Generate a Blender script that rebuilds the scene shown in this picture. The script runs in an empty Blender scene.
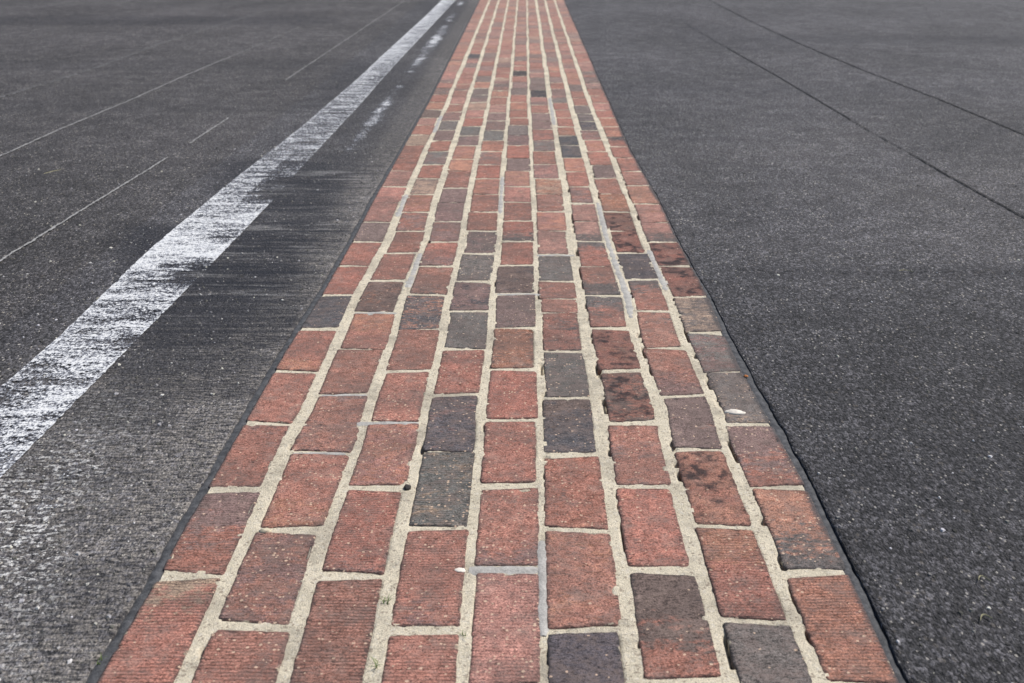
import bpy, math, random
from mathutils import noise, Vector
R_ = math.radians
random.seed(7)
scene = bpy.context.scene
COL = scene.collection

# ------------------------------------------------------------------ camera and ground survey
W, H = 1024, 683
F = 1137.0                       # focal length in pixels
PITCH = math.atan(421.0 / F)
CAMH = 0.811
YAW = math.atan(10 * math.cos(PITCH) / F)
A_ = F * CAMH / math.cos(PITCH) ** 2
VPX, VPY = 522.0, -79.5

_cp, _sp, _cy, _sy = math.cos(PITCH), math.sin(PITCH), math.cos(YAW), math.sin(YAW)
FWD = (-_sy * _cp, _cy * _cp, -_sp)
RGT = (_cy, _sy, 0.0)
UPV = (-_sy * _sp, _cy * _sp, _cp)

def ground(px, py, z=0.0):
    """survey point of the ground seen at a pixel of the photograph, in metres"""
    a, b = (px - W / 2) / F, (H / 2 - py) / F
    d = [FWD[i] + a * RGT[i] + b * UPV[i] for i in range(3)]
    t = (z - CAMH) / d[2]
    return (d[0] * t, d[1] * t)

def row_of(Y):
    """photo row of a ground distance"""
    return A_ / (Y + CAMH * math.tan(PITCH)) + VPY

def Yof(py): return ground(512, py)[1]

def interp(pts, y):
    if y <= pts[0][0]: a, b = pts[0], pts[1]
    elif y >= pts[-1][0]: a, b = pts[-2], pts[-1]
    else:
        for a, b in zip(pts, pts[1:]):
            if a[0] <= y <= b[0]: break
    return a[1] + (b[1] - a[1]) * (y - a[0]) / (b[0] - a[0])

def survey(pts):
    """[(row, col)] -> ground polyline [(Y, X)] sorted by Y, continued straight at both ends"""
    g = []
    for y, x in pts:
        X, Y = ground(x, y); g.append((Y, X))
    g.sort()
    return [(g[0][0] - 1.5, g[0][1] + 0.0)] + g + [(g[-1][0] + 60, g[-1][1] + 0.0)]

# the ten long joints of the strip (photo row, photo column)
LINES = [
    [(0,480),(100,430),(200,373.7),(240,353),(296,321),(340,293),(373,273),(410,252),(440,235),(491,206),(543,176),(578,158),(683,96.5)],
    [(0,489.7),(100,448.5),(200,404),(240,388),(300,355),(340,338),(410,307),(440,289),(543,244),(683,181.5)],
    [(0,499),(100,468),(200,435.6),(240,426),(300,402.5),(340,392),(410,366.7),(440,360),(543,322),(683,281)],
    [(0,508.5),(100,489),(200,468),(240,463),(300,448),(340,441),(410,425.7),(440,420.5),(543,398),(683,372)],
    [(0,517.6),(100,509),(200,500.8),(240,498.7),(300,492),(340,490.2),(410,482),(440,481),(543,471),(683,459.5)],
    [(0,527),(100,528.8),(200,533.6),(240,535.6),(300,537.3),(340,538),(410,541),(440,541.5),(543,542),(683,544.6)],
    [(0,536),(100,550),(200,566.7),(240,571),(300,581.3),(340,587.5),(410,599.5),(440,603),(543,618.4),(683,637)],
    [(0,545),(100,569.6),(200,597),(240,607),(300,628),(340,635),(410,660),(440,664),(543,692.5),(683,731)],
    [(0,554.5),(100,588.7),(200,629),(240,644),(300,670.5),(340,684.6),(410,715.5),(440,724),(543,766.7),(683,822)],
    [(0,564),(100,608),(150,630),(200,658.5),(242,678),(266,691),(297,708),(333,723),(372,742),(424,771),(487,806),(571,846.6),(683,899)],
]
JW = [0, .021, .019, .017, .015, .0135, .023, .022, .019, 0]
GL = [survey(l) for l in LINES]
def lineX(i, Y): return interp(GL[i], Y)

# ------------------------------------------------------------------ brick survey: cross joints (row) and looks
# look = base letter, then optional /patch letter + amount 0-9 + where (+ far end, - near end, 0 anywhere); flags: b ribbed, k burnt, s pale specks
# '*' after a joint = thick mortar, 'f' = hardly any mortar
COLUMNS = [
 ("578* 491* 424.8 372.8 330* 296 266.7 242.5 222.8 203.3f 187.2 171.4f 158.5f 145.5f 135.3 125.6 118 110 102.5",
  "R/t3+b M/r5-b R/m2+ R R/o3- C/m30 R R/m20 M P P/r30 P/r30 R R T/g30 R/o30 P B O"),
 ("628* 531.4* 454 395.8 350.2f 313.3 281.4* 253.7 231.8 212.7 195 179 165 152 141 130.4 121 112.3 104.5",
  "Rbs R/m50bs R/o3-s R/m40s R/m30 R/o5+ B/o40 R/m20 R M/r50 P/o50 T/g40 R G/m50 R M/r30 G M/p50 R"),
 ("577* 489* 423.6 371.8 330.1f 295.4 266.7 242.5 222.2 203f 188.6 171.4f 159.5 146 136 126.7 118 110 102.5",
  "Rbs R/m2-bs O/p50s R/m30s R/m20 C/o40s R/g3- R/m4- M/r40 M/g40 M/c30 P/r50 O P/o50 M/c40 G R P T/o30"),
 ("630.8* 529 452.5f 395.4 349.8 311.7 282* 254.3 231.4 212.4 194.7f 179 165.2 151.7 141 130.8 121 113 105",
  "R/m20bs R/m2-bs G/t40bs C/m40s R/g30s G/c30s M/c50 G/s30s M/g50s R R/m40 O/p50 R M/r50 O/r50 G M/r40 M P"),
 ("569.7* 486* 420.5 369.7 328.4 294.3* 265.6 241.6 221.3 202.5 186.8 171.4f 158.5f 145.5 135.3f 125.6 118 110 102.5",
  "P/m20bs R/m3-s R/m20s R/m20s B/o60s M/g40s B/c40 R/m20 R/g4- R/m40 P/r40 O/p50 M R C/m60 G R R O"),
 ("629.8 530 455* 398.4 351.7 313.1f 299f 281.6 255.2* 231.2f 212 194.3f 179 164.6 151.3 140.6 129.7 121.5f 113.3 105",
  "C/v70 R/o40 O/r70s C/b4+s G/h50s R/g40 R/m30 R/m40 G/h40 P/o30 O/p50 P/r50 T/o50 M/p50 R G/m50 R/m50 M M R"),
 ("569.8* 486.4 423* 370.8* 328.5* 295.8 266.7f 241.6 221.5f 203.6* 186.8 171.8 158 145.5 136 126.7 118 110 103",
  "B/r4-v R/o30 R/m40s B/r50k R/o40k R/g5+ R/g5- R/g4+ P/g4- P M/r50 R O/p40 C/h30 C O/r50 R R R/p50"),
 ("620.5 526.3 449.4 395.8 348.2 311.3 279.6 253 231.2f 211.9 194f 178.3 165.2f 151.7 140 130.4 121.5 114 105.7",
  "G/c4-t R/o4+bs O/r50k M/r30s R/m4- R/g40 R/g4+ C/v40 R/r00k R/r00k T/o70 R M R/o40 P/o50 M/p50 C G/c50 G"),
 ("571.7* 487 424 371.8f 332.8* 296.8 266 242 222.5f 204 185.7 171.4 158 146.8 137f 126.7 118 110.5 103",
  "O/r40bs O/g4-s M/r4-s G/t40s G/m50 T/g50 R/r00k R/c30k P/g4- P/o40 O/p40 P/r50 M/r60 R R/c4+ O/r50 O/r40 R P"),
]
def s2l(c):
    return tuple(((v / 255) / 12.92) if v / 255 <= .04045 else (((v / 255) + .055) / 1.055) ** 2.4 for v in c)
PAL = {k: s2l(v) for k, v in dict(
    R=(165, 115, 101), O=(179, 130, 110), P=(174, 129, 117), M=(134, 112, 107), G=(116, 111, 107), C=(89, 87, 90), T=(172, 145, 127), B=(108, 93, 87),
    r=(164, 113, 98), o=(172, 123, 102), p=(171, 125, 115), m=(132, 105, 100), g=(103, 98, 96), c=(80, 79, 82), t=(162, 139, 119), b=(108, 93, 87),
    v=(92, 86, 91), h=(106, 106, 102), s=(150, 142, 134), k=(30, 29, 31), K=(64, 65, 68)).items()}
FARSPOT = [(474,58,'C'),(489,57,'G'),(520,75,'K'),(538,94,'K'),(552,60,'G'),(549,49,'M'),(519,43,'G'),(485,77,'G'),(537,82,'G'),(559,90,'M'),
           (556,80,'M'),(481,89,'G'),(520,22,'O'),(535,20,'O'),(505,40,'O'),(521,50,'P'),(583,109,'G'),(496,27,'G'),(572,37,'G'),(555,78,'M'),(521,65,'R'),(556,68,'O'),(467,5,'G'),(523,90,'G'),(540,3,'G')]

class Brick: pass
bricks = []
STEP = .000229
rng = random.Random(11)
def parse_joint(s):
    t = .0125
    if s[-1] == '*': t = .019; s = s[:-1]
    elif s[-1] == 'f': t = .0035; s = s[:-1]
    return float(s), t
def look_of(s):
    d = dict(base=s[0], patch=s[0], amt=0.0, where=0.0, rib=0.0, burn=0.0, speck=0.25)
    s = s[1:]
    if s.startswith('/'):
        d['patch'] = s[1]; d['amt'] = int(s[2]) / 10
        d['where'] = {'+': 1.0, '-': -1.0, '0': 0.0}[s[3]]; s = s[4:]
    for ch in s:
        if ch == 'b': d['rib'] = 1.0
        if ch == 'k': d['burn'] = 1.0
        if ch == 's': d['speck'] = 1.0
        if ch == 'v': d['patch2'] = 1
    return d
for c, (js, ls) in enumerate(COLUMNS):
    joints = [parse_joint(j) for j in js.split()]
    looks = [look_of(l) for l in ls.split()]
    J = [(Yof(y), t) for y, t in joints]
    def nxt(Y, k):
        return Y + k * A_ * STEP * rng.uniform(.955, 1.045)
    b0 = (nxt(J[0][0], -1), .012); bm = (nxt(b0[0], -1), .012)
    seq = [bm, b0] + J
    while seq[-1][0] < 17.5: seq.append((nxt(seq[-1][0], 1), rng.choice([.012, .010, .004, .014, .002])))
    for k in range(len(seq) - 1):
        b = Brick(); b.c = c; b.k = k - 1
        b.y0 = seq[k][0] + seq[k][1] / 2; b.y1 = seq[k + 1][0] - seq[k + 1][1] / 2
        if 0 <= b.k < len(looks): b.look = looks[b.k]
        else:
            ba = rng.choice('RRRRPPOOMMTRRPMG')
            b.look = look_of(ba + '/' + rng.choice('rpomg') + str(rng.randint(1, 6)) + rng.choice('0+-'))
        b.row = row_of((b.y0 + b.y1) / 2)
        bricks.append(b)
def px_of(X, Y):
    d = (X, Y, -CAMH)
    dep = sum(d[i] * FWD[i] for i in range(3))
    return W / 2 + F * sum(d[i] * RGT[i] for i in range(3)) / dep, H / 2 - F * sum(d[i] * UPV[i] for i in range(3)) / dep
for x, y, ch in FARSPOT:
    X, Y = ground(x, y)
    for b in bricks:
        if b.y0 - .01 <= Y <= b.y1 + .01 and lineX(b.c, Y) <= X <= lineX(b.c + 1, Y):
            b.look = look_of(ch + '/' + ch.lower() + '30') if ch.lower() in PAL else look_of(ch)

# ------------------------------------------------------------------ node helpers
class NT:
    def __init__(s, name):
        s.m = bpy.data.materials.new(name); s.m.use_nodes = True
        s.t = s.m.node_tree; s.t.nodes.clear()
        s.out = s.t.nodes.new('ShaderNodeOutputMaterial')
    def n(s, typ, **kw):
        x = s.t.nodes.new(typ)
        for k, v in kw.items(): setattr(x, k, v)
        return x
    def put(s, sock, v):
        if isinstance(v, bpy.types.NodeSocket): s.t.links.new(v, sock)
        elif v is not None: sock.default_value = tuple(v) + (1,) if sock.type == 'RGBA' and isinstance(v, tuple) and len(v) == 3 else v
    def math(s, op, a, b=None, c=None, clamp=False):
        x = s.n('ShaderNodeMath', operation=op, use_clamp=clamp)
        for i, v in enumerate((a, b, c)): s.put(x.inputs[i], v) if v is not None else None
        return x.outputs[0]
    def vmath(s, op, a, b=None):
        x = s.n('ShaderNodeVectorMath', operation=op)
        s.put(x.inputs[0], a)
        if b is not None: s.put(x.inputs[1], b)
        return x.outputs[0]
    def noise(s, vec, scale, detail=4, rough=.55, col=False, dist=0):
        x = s.n('ShaderNodeTexNoise'); s.put(x.inputs['Vector'], vec)
        s.put(x.inputs['Scale'], float(scale) if not isinstance(scale, bpy.types.NodeSocket) else scale); x.inputs['Detail'].default_value = detail; x.inputs['Roughness'].default_value = rough
        x.inputs['Distortion'].default_value = dist
        return x.outputs['Color' if col else 'Fac']
    def step(s, v, lo, hi, a=0.0, b=1.0):
        x = s.n('ShaderNodeMapRange', interpolation_type='SMOOTHSTEP')
        s.put(x.inputs[0], v); s.put(x.inputs[1], lo); s.put(x.inputs[2], hi); s.put(x.inputs[3], a); s.put(x.inputs[4], b)
        return x.outputs[0]
    def mix(s, f, a, b, blend='MIX'):
        x = s.n('ShaderNodeMix', data_type='RGBA', blend_type=blend); x.clamp_factor = True
        s.put(x.inputs[0], f)
        for i, v in ((6, a), (7, b)):
            s.put(x.inputs[i], tuple(v) + (1,) if isinstance(v, tuple) and len(v) == 3 else v)
        return x.outputs[2]
    def scale(s, vec, k):
        return s.vmath('MULTIPLY', vec, k)
    def attr(s, name):
        x = s.n('ShaderNodeAttribute', attribute_name=name)
        return x
    def sep(s, c):
        x = s.n('ShaderNodeSeparateColor'); s.put(x.inputs[0], c); return x.outputs
    def bump(s, h, strength, dist, normal=None):
        x = s.n('ShaderNodeBump'); s.put(x.inputs['Height'], h)
        x.inputs['Strength'].default_value = strength; x.inputs['Distance'].default_value = dist
        if normal: s.put(x.inputs['Normal'], normal)
        return x.outputs[0]
    def finish(s, col, rough=.9, normal=None, alpha=None, spec=.25):
        p = s.n('ShaderNodeBsdfPrincipled')
        s.put(p.inputs['Base Color'], col); s.put(p.inputs['Roughness'], rough); s.put(p.inputs['Specular IOR Level'], spec)
        if normal: s.put(p.inputs['Normal'], normal)
        if alpha is not None: s.put(p.inputs['Alpha'], alpha)
        s.t.links.new(p.outputs[0], s.out.inputs[0])
        return s.m

def mat_brick():
    t = NT('fired_brick')
    pos = t.n('ShaderNodeNewGeometry').outputs['Position']
    base, patch = t.attr('base').outputs['Color'], t.attr('patch').outputs['Color']
    P1 = t.sep(t.attr('par').outputs['Color']); P2 = t.sep(t.attr('parb').outputs['Color'])
    amt, where, rib = P1[0], P1[1], P1[2]; burn, speck, seed = P2[0], P2[1], P2[2]
    vpos, edge = t.attr('vpos').outputs['Fac'], t.attr('edge').outputs['Fac']
    off = t.n('ShaderNodeCombineXYZ'); t.put(off.inputs[0], t.math('MULTIPLY', seed, 37.0)); t.put(off.inputs[2], t.math('MULTIPLY', seed, 91.0))
    p = t.vmath('ADD', pos, off.outputs[0])
    n1 = t.noise(t.scale(p, (1, 1.5, 1)), 16, 3, .5)
    n2 = t.noise(p, 55, 6, .62); n3 = t.noise(p, 420, 4, .7); n4 = t.noise(t.scale(p, (1, 2.2, 1)), 120, 5, .65)
    # patch mask: threshold field, shifted by amount, leaning to one end
    g = t.math('MULTIPLY', t.math('SUBTRACT', vpos, .5), t.math('SUBTRACT', where, .5))           # where: 0 near, .5 anywhere, 1 far
    f = t.math('ADD', t.math('ADD', t.math('MULTIPLY', n1, .35), t.math('MULTIPLY', t.noise(t.scale(p, (1, 1.8, 1)), 65, 6, .72), .65)), t.math('MULTIPLY', g, .62))
    thr = t.math('SUBTRACT', .78, t.math('MULTIPLY', amt, .55))
    pm = t.math('MULTIPLY', t.step(f, t.math('SUBTRACT', thr, .06), t.math('ADD', thr, .06)), t.math('GREATER_THAN', amt, .01))
    col = t.mix(pm, base, patch)
    k = t.step(n2, .25, .75, .72, 1.26)
    col = t.mix(1.0, col, k, 'MULTIPLY')
    col = t.mix(1.0, col, t.step(n3, .36, .64, .5, 1.5), 'MULTIPLY')
    col = t.mix(1.0, col, t.step(n4, .32, .68, .68, 1.32), 'MULTIPLY')
    gz = t.math('ADD', t.math('MULTIPLY', n4, .5), t.math('MULTIPLY', t.noise(t.vmath('ADD', p, (2, 7, 5)), 26, 5, .65), .5))
    col = t.mix(t.step(gz, .44, .63, 0, .66), col, s2l((120, 104, 98)))
    # bleached / dusty bloom
    col = t.mix(t.step(t.noise(p, 30, 4, .6), .5, .8, 0, .38), col, s2l((172, 150, 138)))
    # dark pits and grime specks
    pit = t.step(t.noise(t.scale(p, (1, 1.6, 1)), 230, 4, .65), .58, .66)
    col = t.mix(t.math('MULTIPLY', pit, .62), col, (.035, .03, .032))
    spot = t.step(t.noise(t.vmath('ADD', p, (5, 3, 1)), 75, 5, .7), .63, .69)
    col = t.mix(t.math('MULTIPLY', spot, .5), col, (.05, .045, .047))
    # grime along the rim
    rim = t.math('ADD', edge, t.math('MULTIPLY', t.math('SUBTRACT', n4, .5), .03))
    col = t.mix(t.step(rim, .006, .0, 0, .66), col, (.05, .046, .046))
    gr = t.attr('grime').outputs['Fac']
    col = t.mix(t.math('MULTIPLY', t.step(t.math('ADD', gr, t.math('MULTIPLY', t.math('SUBTRACT', n4, .5), 1.1)), .3, .7), .85), col, (.075, .074, .078))
    # mortar dust smeared on the rim
    rim2 = t.math('ADD', edge, t.math('MULTIPLY', t.math('SUBTRACT', t.noise(t.vmath('ADD', p, (9, 1, 4)), 40, 4, .65), .5), .045))
    col = t.mix(t.step(rim2, -.0035, -.007, 0, .75), col, s2l((190, 178, 156)))
    soot = t.math('ADD', t.math('MULTIPLY', t.noise(t.scale(pos, (1, 1.3, 1)), 5.5, 4, .6), .6), t.math('MULTIPLY', n4, .4))
    yy = t.n('ShaderNodeSeparateXYZ'); t.put(yy.inputs[0], pos)
    lane = t.math('MULTIPLY', t.step(yy.outputs[1], 1.6, 2.2), t.step(yy.outputs[1], 3.9, 3.0))
    soot = t.math('ADD', soot, t.math('MULTIPLY', lane, .045))      # rubbered lane where the tyres cross
    col = t.mix(t.step(soot, .48, .63, 0, .46), col, s2l((98, 86, 82)))
    # ribs of the wire-cut face
    sp = t.n('ShaderNodeSeparateXYZ'); t.put(sp.inputs[0], pos)
    ry = t.math('ADD', t.math('MULTIPLY', sp.outputs[1], 2 * math.pi / .0066), t.math('MULTIPLY', t.math('ADD', n1, seed), 7.0))
    rs = t.math('SINE', ry)
    rmask = t.math('MULTIPLY', rib, t.step(t.noise(p, 22, 3), .36, .56, .25, 1))
    groove = t.math('MULTIPLY', t.step(rs, .1, .95), rmask)
    col = t.mix(t.math('MULTIPLY', groove, .44), col, (.07, .05, .047))
    # pale specks
    v = t.n('ShaderNodeTexVoronoi', feature='F1'); t.put(v.inputs['Vector'], p); v.inputs['Scale'].default_value = 210
    vc = t.sep(v.outputs['Color'])
    sk = t.math('MULTIPLY', t.math('LESS_THAN', v.outputs['Distance'], t.math('MULTIPLY', vc[1], .5)), t.math('GREATER_THAN', vc[0], t.math('SUBTRACT', .98, t.math('MULTIPLY', speck, .22))))
    col = t.mix(t.math('MULTIPLY', sk, .75), col, s2l((220, 190, 165)))
    # rubber burns
    bf = t.math('ADD', t.math('MULTIPLY', t.noise(t.scale(p, (1.15, 1, 1)), t.math('ADD', 16, t.math('MULTIPLY', seed, 14.0)), 3, .55), .55), t.math('MULTIPLY', n2, .45))
    bm = t.math('MULTIPLY', t.step(bf, .475, .6), t.math('MULTIPLY', burn, t.step(edge, -.006, .012)))
    col = t.mix(t.math('MULTIPLY', burn, .22), col, (.07, .05, .045))
    col = t.mix(t.math('MULTIPLY', bm, .88), col, (.024, .022, .025))
    h = t.math('ADD', t.math('MULTIPLY', n2, .5), t.math('MULTIPLY', n3, .35))
    h = t.math('SUBTRACT', h, t.math('MULTIPLY', groove, .3))
    h = t.math('SUBTRACT', h, t.math('MULTIPLY', pit, .3))
    h = t.math('ADD', h, t.math('MULTIPLY', sk, .15))
    return t.finish(col, .9, t.bump(h, 1.0, .0034), spec=.2)

def mat_mortar():
    t = NT('sandy_mortar')
    p = t.n('ShaderNodeNewGeometry').outputs['Position']
    col = t.mix(t.step(t.noise(p, 18, 4, .6), .35, .7), s2l((222, 210, 187)), s2l((204, 193, 171)))
    n3 = t.noise(p, 520, 3, .7)
    col = t.mix(1.0, col, t.step(n3, .3, .7, .72, 1.28), 'MULTIPLY')
    v = t.n('ShaderNodeTexVoronoi', feature='F1'); t.put(v.inputs['Vector'], p); v.inputs['Scale'].default_value = 330
    vc = t.sep(v.outputs['Color'])
    col = t.mix(t.math('MULTIPLY', t.math('GREATER_THAN', vc[0], .92), .5), col, (.14, .085, .07))
    col = t.mix(t.math('MULTIPLY', t.math('GREATER_THAN', vc[1], .9), .6), col, (.72, .66, .56))
    col = t.mix(t.step(t.noise(p, 7, 4, .6), .56, .75, 0, .45), col, s2l((128, 120, 110)))
    soot = t.noise(t.scale(p, (1, 1.3, 1)), 5.5, 4, .6)
    col = t.mix(t.step(t.math('ADD', t.math('MULTIPLY', soot, .6), t.math('MULTIPLY', t.noise(p, 60, 5, .7), .4)), .47, .62, 0, .42), col, s2l((132, 124, 114)))
    h = t.math('ADD', n3, t.math('MULTIPLY', t.noise(p, 110, 4), .8))
    return t.finish(col, .95, t.bump(h, .9, .003), spec=.1)

def mat_sealant():
    t = NT('grey_sealant')
    p = t.n('ShaderNodeNewGeometry').outputs['Position']
    col = t.mix(t.step(t.noise(p, 45, 4, .6), .3, .7), s2l((186, 182, 176)), s2l((158, 154, 149)))
    n3 = t.noise(p, 380, 3, .7)
    col = t.mix(1.0, col, t.step(n3, .3, .7, .8, 1.16), 'MULTIPLY')
    col = t.mix(t.step(t.noise(p, 120, 3), .64, .7, 0, .6), col, (.16, .15, .14))
    return t.finish(col, .8, t.bump(t.math('ADD', n3, t.noise(p, 90, 3)), .6, .002), spec=.25)

def asphalt_nodes(t, p, rubber, chalk, pale, tone):
    sp = t.n('ShaderNodeSeparateXYZ'); t.put(sp.inputs[0], p)
    p0 = p
    cmb = t.n('ShaderNodeCombineXYZ'); t.put(cmb.inputs[0], sp.outputs[0]); t.put(cmb.inputs[2], sp.outputs[2])
    t.put(cmb.inputs[1], t.math('MULTIPLY', sp.outputs[1], .58)); p = cmb.outputs[0]      # stones lie with their long side along the strip
    v = t.n('ShaderNodeTexVoronoi', feature='F1'); t.put(v.inputs['Vector'], p); v.inputs['Scale'].default_value = 235
    v2 = t.n('ShaderNodeTexVoronoi', feature='F1'); t.put(v2.inputs['Vector'], t.vmath('ADD', p, (3.3, 1.7, .4))); v2.inputs['Scale'].default_value = 120
    c1, c2 = t.sep(v.outputs['Color']), t.sep(v2.outputs['Color'])
    big = t.noise(p, 1.3, 4, .55); mid = t.noise(t.scale(p, (1, 1.6, 1)), 9, 5, .6); fine = t.noise(p, 330, 4, .7)
    col = t.mix(t.step(mid, .3, .7), s2l((77, 75, 77)), s2l((95, 93, 95)))
    col = t.mix(1.0, col, t.step(big, .32, .68, .80, 1.18), 'MULTIPLY')
    st = t.math('POWER', c1[0], 2.4)                                   # each chip of stone its own grey
    col = t.mix(1.0, col, t.math('ADD', .42, t.math('MULTIPLY', st, 1.6)), 'MULTIPLY')
    col = t.mix(1.0, col, t.step(fine, .34, .66, .42, 1.6), 'MULTIPLY')
    col = t.mix(t.math('MULTIPLY', t.math('GREATER_THAN', c2[1], .86), t.step(v2.outputs['Distance'], .36, .3, 0, .3)), col, s2l((150, 140, 128)))
    lt = t.math('MULTIPLY', t.math('GREATER_THAN', t.math('ADD', c1[1], t.math('MULTIPLY', t.math('SUBTRACT', mid, .5), .22)), .97), t.math('LESS_THAN', v.outputs['Distance'], .42))
    col = t.mix(t.math('MULTIPLY', lt, .72), col, s2l((210, 203, 192)))
    lt2 = t.math('MULTIPLY', t.math('GREATER_THAN', t.math('ADD', c2[2], t.math('MULTIPLY', t.math('SUBTRACT', mid, .5), .18)), .985), t.math('LESS_THAN', v2.outputs['Distance'], .24))
    col = t.mix(t.math('MULTIPLY', lt2, .65), col, s2l((222, 214, 200)))
    shaded_pit = t.step(t.noise(p, 170, 3, .6), .55, .66)
    col = t.mix(t.math('MULTIPLY', shaded_pit, .72), col, (.014, .013, .014))  # shadow inside the small pits put into the colour, as bump casts none
    # worn bright strip beside the bricks
    pn = t.math('MULTIPLY', pale, t.step(t.noise(t.scale(p0, (.5, 2.2, 1)), 70, 5, .75), .42, .62))
    col = t.mix(t.math('MULTIPLY', pn, .7), col, t.mix(t.step(fine, .35, .65), s2l((120, 115, 110)), s2l((196, 187, 176))))
    # chalky remains of paint on the stone tops
    cn = t.math('MULTIPLY', chalk, t.step(t.noise(t.scale(p0, (.7, 1.0, 1)), 95, 4, .72), .53, .59))
    col = t.mix(t.math('MULTIPLY', cn, .95), col, s2l((222, 220, 216)))
    # tyre rubber dragged along X
    s1 = t.noise(t.scale(p0, (.9, 26, 1)), 2.2, 5, .6)
    rm = t.math('MULTIPLY', rubber, t.step(t.math('ADD', t.math('MULTIPLY', s1, .6), t.math('MULTIPLY', mid, .4)), .38, .54, .35, 1))
    rm = t.math('MULTIPLY', rm, t.step(fine, .25, .6, .75, 1))
    col = t.mix(t.math('MULTIPLY', rm, .93), col, s2l((31, 32, 40)))
    stn = t.noise(t.scale(p0, (1.3, 13, 1)), 2.6, 6, .68)
    stz = t.math('MULTIPLY', t.attr('streak').outputs['Fac'], t.step(t.noise(t.scale(p0, (1.6, 5, 1)), 1.7, 3, .5), .42, .6))
    sk = t.math('MULTIPLY', stz, t.step(stn, .52, .60))
    col = t.mix(t.math('MULTIPLY', sk, t.step(fine, .35, .6, .2, .8)), col, s2l((160, 158, 156)))
    sk2 = t.math('MULTIPLY', t.attr('streak').outputs['Fac'], t.step(stn, .50, .42))
    col = t.mix(t.math('MULTIPLY', sk2, .85), col, s2l((38, 39, 46)))
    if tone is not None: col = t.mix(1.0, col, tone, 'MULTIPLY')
    h = t.math('ADD', t.math('MULTIPLY', v.outputs['Distance'], -.7), t.math('MULTIPLY', fine, .7))
    h = t.math('ADD', h, t.math('MULTIPLY', v2.outputs['Distance'], -.5))
    h = t.math('SUBTRACT', h, t.math('MULTIPLY', shaded_pit, .6))
    return col, h, c1, fine

def mat_asphalt():
    t = NT('track_asphalt')
    p = t.n('ShaderNodeNewGeometry').outputs['Position']
    a = t.sep(t.attr('wear').outputs['Color'])
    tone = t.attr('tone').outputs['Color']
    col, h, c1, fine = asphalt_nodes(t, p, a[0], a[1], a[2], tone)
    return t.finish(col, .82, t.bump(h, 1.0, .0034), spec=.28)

def mat_paint():
    t = NT('worn_white_paint')
    p = t.n('ShaderNodeNewGeometry').outputs['Position']
    a = t.sep(t.attr('wear').outputs['Color'])            # wear, distance to rim, streak
    s1 = t.noise(t.scale(p, (1, 3.6, 1)), 8, 5, .6); s2 = t.noise(t.scale(p, (1, 1.15, 1)), 100, 5, .75); fine = t.noise(t.scale(p, (1, .6, 1)), 260, 3, .75)
    f = t.math('ADD', t.math('ADD', t.math('MULTIPLY', s1, .26), t.math('MULTIPLY', s2, .42)), t.math('MULTIPLY', fine, .32))
    f = t.math('ADD', f, t.math('MULTIPLY', a[1], .025))
    thr = t.math('ADD', .36, t.math('MULTIPLY', a[0], .30))
    al = t.step(f, t.math('SUBTRACT', thr, .035), t.math('ADD', thr, .045))
    col = t.mix(t.step(s2, .35, .7), s2l((206, 207, 211)), s2l((232, 231, 228)))
    col = t.mix(1.0, col, t.step(fine, .3, .7, .78, 1.1), 'MULTIPLY')
    col = t.mix(t.step(t.math('SUBTRACT', f, thr), .07, .0, 0, .8), col, s2l((84, 90, 110)))
    return t.finish(col, .7, t.bump(t.math('ADD', s2, fine), .5, .0015), alpha=al, spec=.25)

def mat_chalkline(name, c, lo):
    t = NT(name)
    p = t.n('ShaderNodeNewGeometry').outputs['Position']
    a = t.sep(t.attr('wear').outputs['Color'])
    f = t.math('ADD', t.math('MULTIPLY', t.noise(p, 60, 4, .65), .6), t.math('MULTIPLY', t.noise(p, 330, 3, .7), .4))
    thr = t.math('ADD', lo, t.math('MULTIPLY', a[0], .5))
    al = t.step(f, t.math('SUBTRACT', thr, .05), t.math('ADD', thr, .05))
    return t.finish(s2l(c), .85, None, alpha=al, spec=.2)

def mat_tar():
    t = NT('rubbery_tar')
    p = t.n('ShaderNodeNewGeometry').outputs['Position']
    n = t.noise(p, 70, 5, .65); fine = t.noise(p, 420, 3, .7)
    col = t.mix(t.step(n, .3, .72), s2l((54, 55, 58)), s2l((92, 92, 94)))
    col = t.mix(1.0, col, t.step(fine, .3, .7, .8, 1.2), 'MULTIPLY')
    return t.finish(col, .75, t.bump(t.math('ADD', n, t.math('MULTIPLY', fine, .6)), .5, .003), spec=.3)

def mat_flat(name, c, rough=.9, var=.25):
    t = NT(name)
    p = t.n('ShaderNodeNewGeometry').outputs['Position']
    n = t.noise(p, 160, 4, .65)
    col = t.mix(1.0, s2l(c), t.step(n, .25, .75, 1 - var, 1 + var), 'MULTIPLY')
    return t.finish(col, rough, t.bump(n, .5, .002), spec=.2)

M_BRICK, M_MORTAR, M_SEAL, M_ASPH, M_PAINT, M_TAR = mat_brick(), mat_mortar(), mat_sealant(), mat_asphalt(), mat_paint(), mat_tar()

# ------------------------------------------------------------------ mesh helpers
def link(name, verts, faces, material, attrs=None, smooth=True):
    me = bpy.data.meshes.new(name); me.from_pydata(verts, [], faces); me.update()
    if smooth: me.polygons.foreach_set('use_smooth', [True] * len(me.polygons))
    for nm, (typ, data) in (attrs or {}).items():
        at = me.attributes.new(nm, typ, 'POINT')
        if typ == 'FLOAT': at.data.foreach_set('value', data)
        else: at.data.foreach_set('color', [v for c in data for v in (c[0], c[1], c[2], 1.0)])
    me.materials.append(material)
    o = bpy.data.objects.new(name, me); COL.objects.link(o)
    return o
def tag(o, label=None, cat=None, group=None, kind=None):
    if label: o['label'] = label
    if cat: o['category'] = cat
    if group: o['group'] = group
    if kind: o['kind'] = kind
    return o
def nz(x, y, z=0.0): return noise.noise(Vector((x, y, z)))

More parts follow.
